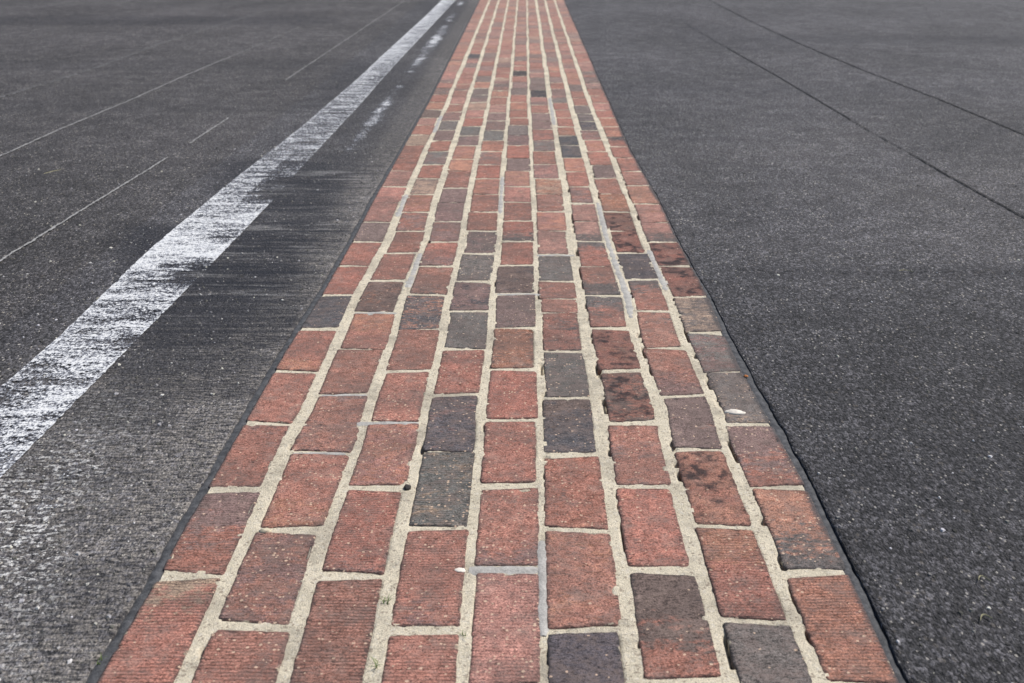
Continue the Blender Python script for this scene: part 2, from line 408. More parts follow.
def brick_geo(b, step):
    """rounded, slightly uneven brick with a chipped outline; returns verts (world), faces, attributes"""
    r = random.Random(b.c * 1000 + b.k + 5)
    c = b.c
    y0, y1 = b.y0, b.y1
    ja, jb = (r.uniform(-.0035, .0035) if c > 0 else 0.0), (r.uniform(-.0035, .0035) if c < 8 else 0.0)
    def xl(Y): return lineX(c, Y) + JW[c] / 2 + ja
    def xr(Y): return lineX(c + 1, Y) - JW[c + 1] / 2 + jb
    w = xr((y0 + y1) / 2) - xl((y0 + y1) / 2); L = y1 - y0
    def ticks(n, size):
        rim = [0, .0012, .003, .006, .0105]
        n = max(2, n)
        inner = [rim[-1] + (size - 2 * rim[-1]) * i / n for i in range(1, n)]
        return rim + inner + [size - q for q in reversed(rim)]
    us, vs = ticks(int(w / step), w), ticks(int(L / step), L)
    nu, nv = len(us), len(vs)
    tx, ty, dz = r.uniform(-.008, .008), r.uniform(-.003, .003), r.uniform(-.0001, .0009)
    sk0, sk1 = r.uniform(-.006, .006), r.uniform(-.006, .006)
    rad = r.uniform(.002, .0065); seed = r.random() * 50
    rough_edge = .0016 if not b.look['burn'] else .0026
    V, edge, vp = [], [], []
    for j, v in enumerate(vs):
        for i, u in enumerate(us):
            p, q = u - w / 2, v - L / 2
            hx, hy = w / 2 - rad, L / 2 - rad
            dx, dy = abs(p) - hx, abs(q) - hy
            if dx > 0 and dy > 0:
                m = max(dx, dy) / math.hypot(dx, dy); dx *= m; dy *= m
                p, q = math.copysign(hx + dx, p), math.copysign(hy + dy, q)
            e = min(u, w - u, v, L - v)
            # chipped outline, dying out inwards
            fall = max(0.0, 1 - e / .02) 
            a = rough_edge * (nz(p * 90 + seed, q * 90, seed) + 1.4 * nz(p * 28 + seed, q * 28, 3.3)) 
            chip = max(0.0, nz(p * 45 - seed, q * 45, 7.1) - .38) * .012
            d = (a - chip) * fall
            ex, ey = p / (w / 2), q / (L / 2)
            if abs(ex) > abs(ey): p += math.copysign(d, p)
            else: q += math.copysign(d, q)
            Y = (y0 + y1) / 2 + q + (sk0 if q < 0 else sk1) * (p / w) * 2 * min(1, abs(q) / (L / 2))
            f = (p + w / 2) / w
            X = xl(min(max(Y, y0), y1)) * (1 - f) + xr(min(max(Y, y0), y1)) * f
            rb = .003
            z = 0.0
            if e < rb: z -= (1 - math.sqrt(max(0, 1 - (1 - e / rb) ** 2))) * .0022
            z += .0006 * nz(X * 30, Y * 22, seed) + .0005 * nz(X * 120, Y * 120, seed) - chip * max(0, 1 - e / .03) * 1.2
            z += dz + tx * p + ty * q + .001
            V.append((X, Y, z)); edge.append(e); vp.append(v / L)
    gm = [0.0] * len(V)
    if c == 8: gm = [max(0, 1 - (us[-1] - us[i]) / .020) * (.75 + .5 * nz(V[j * nu + i][1] * 9, 4.4)) for j in range(nv) for i in range(nu)]
    if c == 0: gm = [max(0, 1 - us[i] / .008) * .7 for j in range(nv) for i in range(nu)]
    Fc = [(j * nu + i, j * nu + i + 1, (j + 1) * nu + i + 1, (j + 1) * nu + i) for j in range(nv - 1) for i in range(nu - 1)]
    ring = [i for i in range(nu)] + [j * nu + nu - 1 for j in range(1, nv)] + [(nv - 1) * nu + i for i in range(nu - 2, -1, -1)] + [j * nu for j in range(nv - 2, 0, -1)]
    n0 = len(V)
    for k in ring:
        V.append((V[k][0], V[k][1], -.045)); gm.append(gm[k]); edge.append(0.0); vp.append(vp[k])
    m = len(ring)
    for a in range(m):
        bq = (a + 1) % m
        Fc.append((ring[bq], ring[a], n0 + a, n0 + bq))
    Fc.append(tuple(n0 + a for a in range(m - 1, -1, -1)))
    lk = b.look
    jit = [1 + r.uniform(-.13, .13)] * 3
    hue = r.uniform(-.06, .06)
    bc = [max(.01, PAL[lk['base']][i] * jit[i] * (1 + (hue if i == 0 else -hue * .5))) for i in range(3)]
    pc = [max(.01, PAL[lk['patch']][i] * jit[i]) for i in range(3)]
    if b.k > 14 and lk['base'] not in 'KC':  # brick colours blend to a paler pink with distance
        fd = min(.42, (b.k - 14) * .022); pale_tint = s2l((190, 152, 140))
        bc = [bc[i] * (1 - fd) + pale_tint[i] * fd for i in range(3)]; pc = [pc[i] * (1 - fd) + pale_tint[i] * fd for i in range(3)]
    n = len(V)
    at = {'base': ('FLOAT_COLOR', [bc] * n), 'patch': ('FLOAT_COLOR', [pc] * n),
          'par': ('FLOAT_COLOR', [(lk['amt'], .5 + .5 * lk['where'], lk['rib'] * r.uniform(.35, 1))] * n),
          'parb': ('FLOAT_COLOR', [(lk['burn'], lk['speck'] * r.uniform(.35, 1), r.random())] * n),
          'vpos': ('FLOAT', vp), 'edge': ('FLOAT', edge), 'grime': ('FLOAT', gm)}
    return V, Fc, at

# ------------------------------------------------------------------ bricks
ORD = ['zeroth', 'first', 'second', 'third', 'fourth', 'fifth', 'sixth', 'seventh', 'eighth', 'ninth', 'tenth', 'eleventh', 'twelfth', 'thirteenth', 'fourteenth',
       'fifteenth', 'sixteenth', 'seventeenth', 'eighteenth', 'nineteenth', 'twentieth'] + ['twenty-' + x for x in ('first', 'second', 'third', 'fourth', 'fifth', 'sixth', 'seventh', 'eighth', 'ninth')] + \
      ['thirtieth'] + ['thirty-' + x for x in ('first', 'second', 'third', 'fourth', 'fifth', 'sixth', 'seventh', 'eighth', 'ninth')]
HUE = dict(R='red', O='orange', P='pinkish', M='mauve', G='grey', C='charcoal', T='tan', B='brown', K='black')
PHUE = dict(r='red', o='orange', p='pink', m='mauve', g='grey', c='charcoal', t='tan', b='brown', v='purple', h='greenish', s='pale', k='black')
SPECIAL = {   # what singles these out at a glance
 (0, 5): 'dark purple-grey brick between two red ones by the tar joint', (5, 0): 'dark purple-charcoal brick at the bottom edge before a plain red one',
 (6, 4): 'orange-red brick with black burnt blobs directly beyond another burnt red brick', (6, 3): 'burnt dark red brick directly before the orange-red one with black blobs',
 (7, 2): 'bright red brick with black rubber smudges above the ribbed two-tone brick', (7, 7): 'blue-grey charcoal brick just below two burnt red bricks',
 (7, 8): 'burnt red brick directly beyond the blue-grey charcoal brick in its column', (7, 9): 'red brick with one black smudge, second beyond the blue-grey charcoal brick',
 (8, 0): 'ribbed orange-red brick at the bottom edge beside the plain cracked asphalt', (8, 3): 'grey-tan brick with white mortar chunk on its near edge',
 (8, 6): 'dark red burnt brick at the plain asphalt edge, closer of two burnt ones', (8, 7): 'red brick with black smudges at the plain asphalt edge, farther of two',
 (3, 2): 'speckled grey-brown brick above the cracked red brick of its column', (3, 3): 'dark mauve brick just beyond the speckled grey-brown one',
 (5, 3): 'charcoal brick with brownish far end, directly beyond a plain bright red brick', (5, 4): 'grey-green brick directly beyond the charcoal brick with brownish far end',
 (2, 5): 'charcoal brick blotched with orange, third column from the white line',
 (6, 13): 'grey-black brick directly before its charcoal twin, seventh column from the white line', (6, 14): 'charcoal brick directly beyond its grey-black twin, seventh column from the white line',
}
inframe = [b for b in bricks if b.k >= 0 and row_of(b.y1) > -2 and row_of(b.y1) < 683]
inframe.sort(key=lambda b: -b.row)
solo = inframe[:300]; rest = [b for b in bricks if b not in solo]
for b in solo:
    st = .0075 if b.row > 300 else .011 if b.row > 170 else .02
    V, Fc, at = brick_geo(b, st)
    ox, oy = lineX(b.c, b.y0) * .5 + lineX(b.c + 1, b.y0) * .5, (b.y0 + b.y1) / 2
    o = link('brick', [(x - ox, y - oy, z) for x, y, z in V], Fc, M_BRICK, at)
    o.location = (ox, oy, 0)
    lk = b.look
    if (b.c, b.k) in SPECIAL: lab = SPECIAL[(b.c, b.k)]
    else:
        w = []
        if lk['rib']: w.append('ribbed')
        w.append(HUE[lk['base']])
        p = PHUE.get(lk['patch'])
        if lk['amt'] >= .4 and p and p != HUE[lk['base']]: w[-1] += '-' + p
        place = ('%s column from the white line' % ORD[b.c + 1])
        lab = '%s brick, %s up from the bottom edge, %s' % (' '.join(w), ORD[b.k + 1], place)
    tag(o, lab, 'brick', 'bricks laid end to end in nine columns', 'thing')
V, Fc = [], []; at = {}
for b in rest:
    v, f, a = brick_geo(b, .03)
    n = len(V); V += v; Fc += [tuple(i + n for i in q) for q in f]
    for k, (ty, d) in a.items():
        if k in at: at[k][1].extend(d)
        else: at[k] = (ty, list(d))
o = link('far_brick_paving', V, Fc, M_BRICK, at); tag(o, kind='stuff', label='far end of the brick strip where the bricks merge')

# ------------------------------------------------------------------ mortar bed
def spans(segs):
    out = [segs[0][0]]
    for a, b, s in segs:
        n = max(1, round((b - a) / s)); out += [a + (b - a) * i / n for i in range(1, n + 1)]
    return out
ys = spans([(.55, .85, .01), (.85, 2.3, .0035), (2.3, 4, .005), (4, 8, .007), (8, 14, .011), (14, 17.6, .05)])
import bisect
COLB = [sorted([(b.y0, b.y1) for b in bricks if b.c == c]) for c in range(9)]
COLY = [[q[0] for q in l] for l in COLB]
NX = 250
GAPS = {4: .2, 5: .38, 6: .5, 7: .45, 8: .5, 2: .05, 3: .15, 1: .1}
V, Fc = [], []
for Y in ys:
    x0, x1 = lineX(0, Y) + .004, lineX(9, Y) - .004
    e = [(lineX(i, Y), JW[i], GAPS[i], i) for i in range(1, 9)]
    inside = []
    for c in range(9):
        k = bisect.bisect_right(COLY[c], Y) - 1
        if k >= 0 and COLB[c][k][0] + .005 < Y < COLB[c][k][1] - .005:
            inside.append((lineX(c, Y) + JW[c] / 2 + .005, lineX(c + 1, Y) - JW[c + 1] / 2 - .005))
    for i in range(NX + 1):
        X = x0 + (x1 - x0) * i / NX
        if any(p0 < X < p1 for p0, p1 in inside):
            V.append((X, Y, -.008)); continue
        z = -.0006 + .0011 * max(0, min(1, (Y - .9) / 1.6)) + .0008 * nz(X * 38, Y * 38, 2) + .0007 * nz(X * 130, Y * 130, 5)
        if Y < 4:
            for lx, jw, gp, li in e:
                d = X - (lx + jw / 2)
                if -.0045 < d < .004:
                    s = nz(Y * 11 + li * 17, 3.1, li) + .35 * nz(Y * 50, li, 1) + gp - .55
                    if s > 0: z -= min(1, s * 5) * .011
                    break
        V.append((X, Y, z))
for j in range(len(ys) - 1):
    for i in range(NX):
        a = j * (NX + 1) + i; Fc.append((a, a + 1, a + NX + 2, a + NX + 1))
tag(link('mortar_bed', V, Fc, M_MORTAR), 'cream sandy mortar bed between the bricks', kind='structure')

# ------------------------------------------------------------------ grey repair sealant in some joints
def ribbon(path, width, z, bulge=0.0, n_across=8, seed=0, jag=.0016, step=.006):
    """uneven ribbon along a ground path [(X, Y)], rounded across"""
    pts = []
    for (xa, ya), (xb, yb) in zip(path, path[1:]):
        L = math.hypot(xb - xa, yb - ya); n = max(1, int(L / step))
        pts += [(xa + (xb - xa) * i / n, ya + (yb - ya) * i / n) for i in range(n)]
    pts.append(path[-1])
    V, Fc, across, along = [], [], [], []
    m = len(pts)
    for k, (x, y) in enumerate(pts):
        xa, ya = pts[max(0, k - 1)]; xb, yb = pts[min(m - 1, k + 1)]
        L = math.hypot(xb - xa, yb - ya) or 1; nx, ny = (yb - ya) / L, -(xb - xa) / L
        wd = width(k / max(1, m - 1)) if callable(width) else width
        for i in range(n_across + 1):
            s = i / n_across * 2 - 1
            d = s * wd / 2 + abs(s) ** 3 * s * jag * (nz(y * 60 + x * 60 + seed, s * 2, seed) + nz(y * 160 + x * 160, seed, s)) 
            zz = z + bulge * (1 - s * s) + (.0006 * nz(x * 90, y * 90, seed) if bulge else 0)
            V.append((x + nx * d, y + ny * d, zz)); across.append(s); along.append(k / max(1, m - 1))
    q = n_across + 1
    Fc = [(k * q + i, k * q + i + 1, (k + 1) * q + i + 1, (k + 1) * q + i) for k in range(m - 1) for i in range(n_across)]
    return V, Fc, across, along
def along_line(i, r0, r1, n=8):
    a, b = Yof(r0), Yof(r1)
    return [(lineX(i, a + (b - a) * k / n), a + (b - a) * k / n) for k in range(n + 1)]
def cross(x0, x1, row):
    return [ground(x0 + (x1 - x0) * k / 4, row + .5 * math.sin(k * 2.1)) for k in range(5)]
SEAL = [
 (along_line(5, 636, 541), .0145, 'pale grey sealant run in the joint between the two plain red bricks, bottom middle'),
 (cross(469, 538, 570), .020, 'pale grey sealant bar above the pinkish ribbed brick of the middle column'),
 (cross(357, 419, 423.6), .017, 'pale sealant bar on the far edge of the light orange-red brick'),
 (cross(293, 346, 454), .014, 'thin pale sealant bar, second cross joint up in the second column'),
 (cross(322, 367, 395.8), .015, 'whitish sealant bar, third cross joint up in the second column'),
 (cross(355, 397, 313.3), .017, 'whitish sealant bar at the far edge of the banded red brick'),
 (along_line(2, 288, 254), .019, 'whitish sealant blob in the long joint between the second and third columns'),
 (along_line(7, 318, 203), .019, 'longest grey sealant run, beside the blue-grey charcoal brick'),
 (along_line(8, 290, 250), .018, 'grey sealant run ending at the crumbled burnt brick near the asphalt'),
 (along_line(1, 217, 195), .021, 'short white sealant run in the first long joint, nearer of two'),
 (along_line(1, 133, 116), .022, 'short white sealant run in the first long joint, farther of two'),
 (along_line(4, 214, 177), .017, 'white sealant run in the joint before the middle column'),
 (along_line(6, 125, 98), .022, 'far grey sealant run in the joint beyond the middle column'),
 (cross(537, 575, 255.5), .017, 'whitish sealant bar above the brownish grey brick in the sixth column'),
 (cross(497, 541, 294.5), .015, 'arched whitish sealant bar crossing the middle column'),
]
for i, (path, wd, lab) in enumerate(SEAL):
    V, Fc, ac, al = ribbon(path, lambda q, wd=wd: wd * (1.08 + .12 * math.sin(q * 9)) * min(1, .55 + 8 * min(q, 1 - q)), -.0006, .0019, seed=i * 3.3, jag=.005)
    tag(link('sealant_patch', V, Fc, M_SEAL), lab, 'mortar patch', 'grey repairs in the mortar joints', 'thing')

# ------------------------------------------------------------------ asphalt, one sheet to the horizon with a trench for the strip
TARL = lambda Y: .0140 + .003 * nz(Y * 6, 1) + .0022 * nz(Y * 28, 2) + .0012 * nz(Y * 80, 3) if Y < 4 else .012
def TARR(Y):
    r = row_of(Y)
    return interp([(0, .0015), (150, .002), (270, .005), (335, .013), (370, .016), (440, .014), (500, .011), (683, .011)], r) + .0025 * nz(Y * 14, 7) + .002 * nz(Y * 9, 4) + .0015 * nz(Y * 45, 5)
def edgeL(Y): return lineX(0, Y) - TARL(Y)
def edgeR(Y): return lineX(9, Y) + max(.001, TARR(Y)) + (.0013 + .0012 * nz(Y * 12, 8) if Y < 1.9 else .0004)
def soft(v, a, b, s):
    return max(0, min(1, (v - a) / s + .5)) * max(0, min(1, (b - v) / s + .5))
# rubber smears (row range, column range, strength), measured on the photograph and laid on the track
RUB = [(160,250,215,345,.75),(225,345,120,310,.85),(330,400,110,265,.6),(395,430,80,190,.35),(178,187,268,322,.9),(190,200,262,330,.5),(205,215,262,330,.25),(232,247,205,325,.9),(260,292,170,305,1.0),(268,285,200,285,.6),(290,300,150,275,.7),(248,262,215,320,.35),
       (216,232,250,330,.45),(316,328,110,280,.6),(338,349,130,270,.9),(354,362,160,260,.75),(376,384,120,220,.4),(417,423,135,175,.8),(441,444,100,130,.4),(457,460,105,135,.4),(150,176,310,390,.45),(110,150,340,410,.3),
       (60,110,370,440,.45),(16,25,-300,330,.4),(300,345,170,300,.3),(0,60,420,500,.45),(60,160,330,440,.4),(36,44,700,1300,.35),(27,40,690,730,.4),(45,52,740,820,.3),(470,483,60,150,.25),(480,488,90,130,.3),(560,640,20,170,.35),(266,279,735,1300,.30),(430,520,840,1300,.2),(84,96,600,1300,.15),(60,70,-300,330,.22),(100,112,-300,300,.18)]
CHK = [(213.5,216.5,262,345,.35),(224,226,240,330,.4),(231.5,233.5,240,318,.35),(250.5,253,232,330,.35),(257,259,225,330,.35),(264.5,266.5,215,295,.4),(185.5,190,268,286,.9),(169,171,290,345,.4),
       (192,198,322,340,.4),(206,209.5,300,318,.4),(470,610,-70,62,.95),(440,500,40,105,.8),(600,683,-60,30,.5),(395,450,80,150,.4)]
PALE = [(300,420,215,330,.35)]
ZR = lambda Y: .0003 + .0009 * max(0, min(1, 2.2 - Y))
xsL = spans([(0, .05, .01), (.05, 2.6, .022), (2.6, 5, .08), (5, 12, .4), (12, 60, 6), (60, 400, 85)])
ysA = spans([(-60, -2, 14.5), (-2, .55, .3), (.55, 3.4, .012), (3.4, 7, .04), (7, 16, .12), (16, 40, 2), (40, 500, 60)])
V, Fc, wear, tone, strk = [], [], [], [], []
ncol = None
for Y in ysA:
    el, er = edgeL(Y), edgeR(Y)
    row = [(el - x, 0.0) for x in reversed(xsL)] + [(el + .0015, -.03), (el + .004, -.06), (er - .004, -.06), (er - .0004, -.008 if Y < 1.9 else 0.0)] + [(er + x, ZR(Y)) for x in xsL]
    ncol = len(row)
    vis = Y > .6
    for x, z in row:
        r = c = k = p = q_ = 0.0; tn = (1, 1, 1)
        if vis and abs(x) < 14 and Y < 17:
            u, v = px_of(x, Y)
            wob = 22 * nz(x * 3, Y * 40, 3)
            if x < lineX(0, Y):
                for a, b, c0, c1, s in RUB:
                    if v > a - 8 and v < b + 8: r = max(r, s * soft(v, a, b, 3 if b - a < 20 else 8) * soft(u + wob, c0, c1, 34))
                for a, b, c0, c1, s in CHK:
                    if v > a - 8 and v < b + 8: c = max(c, s * soft(v, a, b, 1.2 if b - a < 10 else 60) * soft(u + wob, c0, c1, 24))
                q_ = .85 * soft(v, 160, 305, 40) * soft(u + wob, interp([(160, 300), (305, 170)], v), interp([(160, 390), (305, 300)], v), 60)
                d = lineX(0, Y) - x
                p = max(0, 1 - abs(d - .05) / .085) * 1.1 + max(0, 1 - d / .5) * .38
                if v > 270: p += (.40 + .3 * nz(x * 5, Y * 9, 2)) * soft(v, 330, 800, 90) * max(0, min(1, (.62 - d) / .25))
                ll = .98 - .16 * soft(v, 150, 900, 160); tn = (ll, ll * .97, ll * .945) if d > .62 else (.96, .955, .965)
            else:
                for a, b, c0, c1, s in RUB:
                    if v > a - 8 and v < b + 8: r = max(r, s * soft(v, a, b, 5) * soft(u + wob, c0, c1, 60))
                d = x - lineX(9, Y)
                p = .22 * soft(v, 120, 265, 60) * (.6 + .8 * nz(x * 2, Y * 2, 9))
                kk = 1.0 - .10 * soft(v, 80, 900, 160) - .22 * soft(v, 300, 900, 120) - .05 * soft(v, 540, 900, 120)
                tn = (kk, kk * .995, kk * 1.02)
        if abs(x) < 3 and Y < 8 and z >= 0: z += .0012 * nz(x * 25, Y * 25, 8) + .0012 * nz(x * 4, Y * 4, 1)
        V.append((x, Y, z)); wear.append((r, c, min(1, max(0, p)))); tone.append(tn); strk.append(q_)
for j in range(len(ysA) - 1):
    for i in range(ncol - 1):
        a = j * ncol + i; Fc.append((a, a + 1, a + ncol + 1, a + ncol))
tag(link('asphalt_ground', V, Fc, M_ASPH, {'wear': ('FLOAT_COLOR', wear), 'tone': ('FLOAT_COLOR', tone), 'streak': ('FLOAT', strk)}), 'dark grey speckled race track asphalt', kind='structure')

# ------------------------------------------------------------------ stone chips standing proud of the worn asphalt
def chips():
    r = random.Random(3); V, Fc, cc = [], [], []
    n = 0
    while n < 15000:
        Y = .75 + 3.6 * r.random() ** 1.5
        hw = (Y + .35) * .50
        X = r.uniform(-hw, hw)
        if edgeL(Y) - .004 < X < edgeR(Y) + .004: continue
        n += 1
        if X > 0 and r.random() < .7: continue
        s = min(.0045, .0009 * math.exp(abs(r.gauss(0, .75)))); a = r.uniform(0, 6.28)
        zb = (0 if X < 0 else ZR(Y)) + .0012 * nz(X * 25, Y * 25, 8) + .0012 * nz(X * 4, Y * 4, 1)
        b = len(V)
        for k in range(5):
            q = a + k * 1.2566 + r.uniform(-.3, .3); rr = s * r.uniform(.75, 1.2)
            V.append((X + rr * math.cos(q), Y + rr * math.sin(q) * 1.25, zb - .001))
        a2 = r.uniform(.4, .75)
        for k in range(5):
            v = V[b + k]; V.append((X + (v[0] - X) * a2, Y + (v[1] - Y) * a2, zb + s * r.uniform(.25, .6)))
        Fc += [(b + k, b + (k + 1) % 5, b + 5 + (k + 1) % 5, b + 5 + k) for k in range(5)] + [tuple(b + 5 + k for k in range(5))]
        g = r.choice([60, 70, 75, 80, 90, 95, 100, 110, 120, 130, 150, 170, 205]) ; w_ = r.uniform(.9, 1.0)
        cc += [s2l((g, g * (.96 + .02 * w_), g * w_))] * 10
    t = NT('stone_chip')
    m = t.finish(t.attr('base').outputs['Color'], .85, None, spec=.3)
    tag(link('stone_chips', V, Fc, m, {'base': ('FLOAT_COLOR', cc)}, smooth=False), 'pale and grey stone chips standing out of the worn asphalt', kind='stuff')
chips()

# ------------------------------------------------------------------ tar joints along both sides
def tar(side):
    ysT = spans([(.6, 3.4, .012), (3.4, 7, .04), (7, 17.6, .2)])
    V, Fc = [], []; n = 6
    for Y in ysT:
        if side < 0: a, b = edgeL(Y) + .0002, lineX(0, Y) + .003
        else: a, b = lineX(9, Y) - .003, lineX(9, Y) + max(.001, TARR(Y))
        for i in range(n + 1):
            f = i / n
            x = a + (b - a) * f
            if side > 0 and i >= n - 1: x += .0016 * nz(Y * 40, f * 2, 6)
            z = -.0012 + .0012 * nz(x * 60, Y * 60, 4) - (.0015 * (2 * f - 1) ** 2)
            V.append((x, Y, z))
    if side > 0:
        pass
    for j in range(len(ysT) - 1):
        for i in range(n):
            a = j * (n + 1) + i; Fc.append((a, a + 1, a + n + 2, a + n + 1))
    return V, Fc
V, Fc = tar(-1); tag(link('tar_joint', V, Fc, M_TAR), 'dark grey tar joint along the white-line side of the bricks', 'tar joint', 'tar joints edging the brick strip', 'thing')
V, Fc = tar(1); tag(link('tar_joint', V, Fc, M_TAR), 'dark tar joint with crumbled gap along the cracked plain asphalt side', 'tar joint', 'tar joints edging the brick strip', 'thing')

# ------------------------------------------------------------------ painted lines
def paint_line(name, Lp, Rp, z, wearf, n_across, rows, rimw=.09):
    """Lp, Rp: [(row, col)] of both edges"""
    V, Fc, at = [], [], []
    l, r = survey(Lp), survey(Rp)
    for Y in rows:
        xa, xb = interp(l, Y), interp(r, Y)
        for i in range(n_across + 1):
            f = i / n_across; x = xa + (xb - xa) * f
            if i in (0, n_across): x += .003 * nz(Y * 60, f, 3) + .003 * nz(Y * 170, f, 4)
            rim = max(0, 1 - min(f, 1 - f) / rimw)
            V.append((x, Y, z + .0012 * nz(x * 25, Y * 25, 8) + .0012 * nz(x * 4, Y * 4, 1))); at.append((min(1, max(0, wearf(f, row_of(Y), x, Y))), rim, 0))
    q = n_across + 1
    Fc = [(k * q + i, k * q + i + 1, (k + 1) * q + i + 1, (k + 1) * q + i) for k in range(len(rows) - 1) for i in range(n_across)]
    return link(name, V, Fc, M_PAINT, {'wear': ('FLOAT_COLOR', at)})
rowsP = spans([(1.0, 4, .012), (4, 8, .04), (8, 17, .1)])
def wear_main(f, r, x, Y):
    w = interp([(0, .30), (40, .32), (60, .34), (95, .44), (120, .48), (160, .47), (200, .42), (225, .34), (250, .27), (262, .26), (300, .42), (340, .39), (400, .42), (480, .38)], r) + .12 * nz(x * 9, Y * 14, 2)
    if r < 90: w += .1 * f
    if 150 < r < 205 and f > .5: w += .12
    w += .6 * soft(r, 179.5, 185.5, 3) * max(0, min(1, (f - .62) * 4 + .7 * nz(Y * 60, x * 20)))
    w += .55 * soft(r, 190.5, 199.5, 4) * max(0, min(1, (f - .68) * 3 + .9 * nz(Y * 60, x * 20)))
    w += .22 * soft(r, 234, 242, 6) * max(0, min(1, (f - .5) * 2.5 + .9 * nz(Y * 60, x * 16)))
    w += .42 * soft(r, 264, 286, 12) * max(0, min(1, (f - .34) * 2.4 + 1.1 * nz(Y * 50, x * 14)))
    w += .16 * soft(r, 338, 356, 10) * max(0, min(1, (f - .55) * 2.5 + 1.0 * nz(Y * 50, x * 14)))
    return w
tag(paint_line('painted_line', [(389, 0), (341, 56), (250, 150), (185, 228), (132, 296), (80, 357), (58, 380), (15, 427), (0, 442)], [(480, 0), (342, 136), (270, 207), (202, 272), (172, 298), (105, 360), (82, 380), (60, 400), (0, 456)],
    .0032, wear_main, 36, rowsP), 'broad worn white line painted on the asphalt beside the brick strip', 'painted line', None, 'thing')
def wear_faded(f, r, x, Y):
    w = interp([(0, .75), (2, .5), (6, .5), (8, .9), (12, .9), (14, .48), (21, .5), (23, .7), (26, .65), (28, .5), (36, .45), (42, .36), (49, .38), (53, .52), (64, .52), (75, .72), (95, .62), (105, .44), (120, .44), (130, .52), (150, .75), (170, .9), (190, 1), (420, 1), (455, .78), (490, .72), (560, .68), (600, .74), (640, .9)], r)
    return w + .5 * (abs(f - .5) * 2) ** 2 * (1 if r > 80 else .5) + .35 * nz(x * 12, Y * 9, 5)
tag(paint_line('faded_line', [(0, 459), (33, 435), (102, 378), (122, 362), (455, 60), (522, 5), (590, -55)], [(0, 467), (33, 447), (102, 396), (122, 385), (455, 112), (522, 70), (590, 14)],
    .0036, wear_faded, 10, rowsP), 'almost worn-off white line, patches left between the broad line and bricks', 'painted line', None, 'thing')

# thin scored / chalk lines on the left, cracks on the right
M_CHALK = mat_chalkline('thin_white_line', (158, 156, 154), .36)
M_FAINT = mat_chalkline('faint_grey_line', (120, 118, 118), .40)
M_CRACK = mat_chalkline('dark_crack', (30, 29, 30), .28)
def thin(name, pix, width, z, material, wearf, label, cat, group):
    path = [ground(x, y) for x, y in pix]
    V, Fc, ac, al = ribbon(path, width, z, 0, 4, seed=len(label), jag=width * .55, step=.012)
    k_ = width * .45
    V = [(x + k_ * (nz(y * 9, len(label), 1) + .6 * nz(y * 31, len(label), 2)), y, q) for x, y, q in V]
    V = [(x, y, q + .0012 * nz(x * 25, y * 25, 8) + .0012 * nz(x * 4, y * 4, 1)) if abs(x) < 3 and y < 8 else (x, y, q) for x, y, q in V]
    at = [(wearf(px_of(v[0], v[1])), 0, 0) for v in V]
    return tag(link(name, V, Fc, material, {'wear': ('FLOAT_COLOR', at)}), label, cat, group, 'thing')
thin('thin_line', [(-60, 299), (0, 262), (84, 210), (168, 158), (228, 119), (288, 79), (400, 4), (404, 1)], .0065, .004, M_CHALK,
     lambda p: 1.0 if 168 < p[0] < 189 or 229 < p[0] < 285 else (.2 if p[0] > 285 else .12), 'thin white line broken by two gaps, closer to the broad painted line', 'thin line', 'thin white lines on the asphalt')
thin('thin_line', [(-60, 182), (0, 157), (62, 129), (125, 103), (190, 74), (255, 47), (300, 27)], .0075, .004, M_CHALK, lambda p: .15 + (.15 if p[0] > 235 else 0),
     'thin unbroken white line, middle one of three on the asphalt', 'thin line', 'thin white lines on the asphalt')
thin('thin_line', [(-60, 117), (0, 98), (100, 67), (158, 45), (217, 26), (293, 3)], .035, .004, M_FAINT, lambda p: .22,
     'faint broad grey line farthest from the bricks on the white-line side', 'thin line', 'thin white lines on the asphalt')
CR = 'dark cracks in the plain asphalt'
thin('asphalt_crack', [(680, 20), (697, 31), (727, 48), (780, 78), (842, 115), (872, 133), (912, 155), (960, 183), (1024, 218), (1100, 262)], .0068, .0034, M_CRACK,
     lambda p: .05 if 727 < p[0] < 850 or p[0] > 918 else .42 + .2 * nz(p[0] * .1, 1), 'dark crack in the plain asphalt that comes closer to the bricks, broken in places', 'crack', CR)
thin('asphalt_crack', [(705, -2), (752, 22), (800, 44), (862, 70), (940, 100), (1024, 135), (1120, 173)], .0078, .0034, M_CRACK,
     lambda p: .06 if p[0] > 780 and not 862 < p[0] < 880 else .3, 'dark crack in the plain asphalt lying farther from the bricks', 'crack', CR)
thin('asphalt_crack', [(735, 270), (800, 272), (870, 274), (930, 272), (1024, 273), (1090, 274)], .006, .0034, M_CRACK,
     lambda p: .50, 'faint hairline crack running square to the bricks across plain asphalt', 'crack', CR)

# ------------------------------------------------------------------ small loose things
def lump(name, x, y, z, sx, sy, sz, material, label, cat, seed, group=None, rz=0.0):
    V, Fc = [], []
    nu, nv = 14, 9
    for j in range(nv + 1):
        th = math.pi * j / nv
        for i in range(nu):
            ph = 2 * math.pi * i / nu
            d = Vector((math.sin(th) * math.cos(ph), math.sin(th) * math.sin(ph), math.cos(th)))
            k = 1 + .35 * noise.noise(d * 1.6 + Vector((seed, 0, 0))) + .12 * noise.noise(d * 4 + Vector((seed, 3, 0)))
            px, py = d.x * k * sx, d.y * k * sy
            V.append((px * math.cos(rz) - py * math.sin(rz), px * math.sin(rz) + py * math.cos(rz), d.z * k * sz))
    for j in range(nv):
        for i in range(nu):
            a, b = j * nu + i, j * nu + (i + 1) % nu
            Fc.append((a, a + nu, b + nu, b))
    o = link(name, V, Fc, material); o.location = (x, y, z)
    return tag(o, label, cat, group, 'thing')
M_WHITE = mat_flat('pale_mortar_chip', (224, 216, 204), .9, .15)
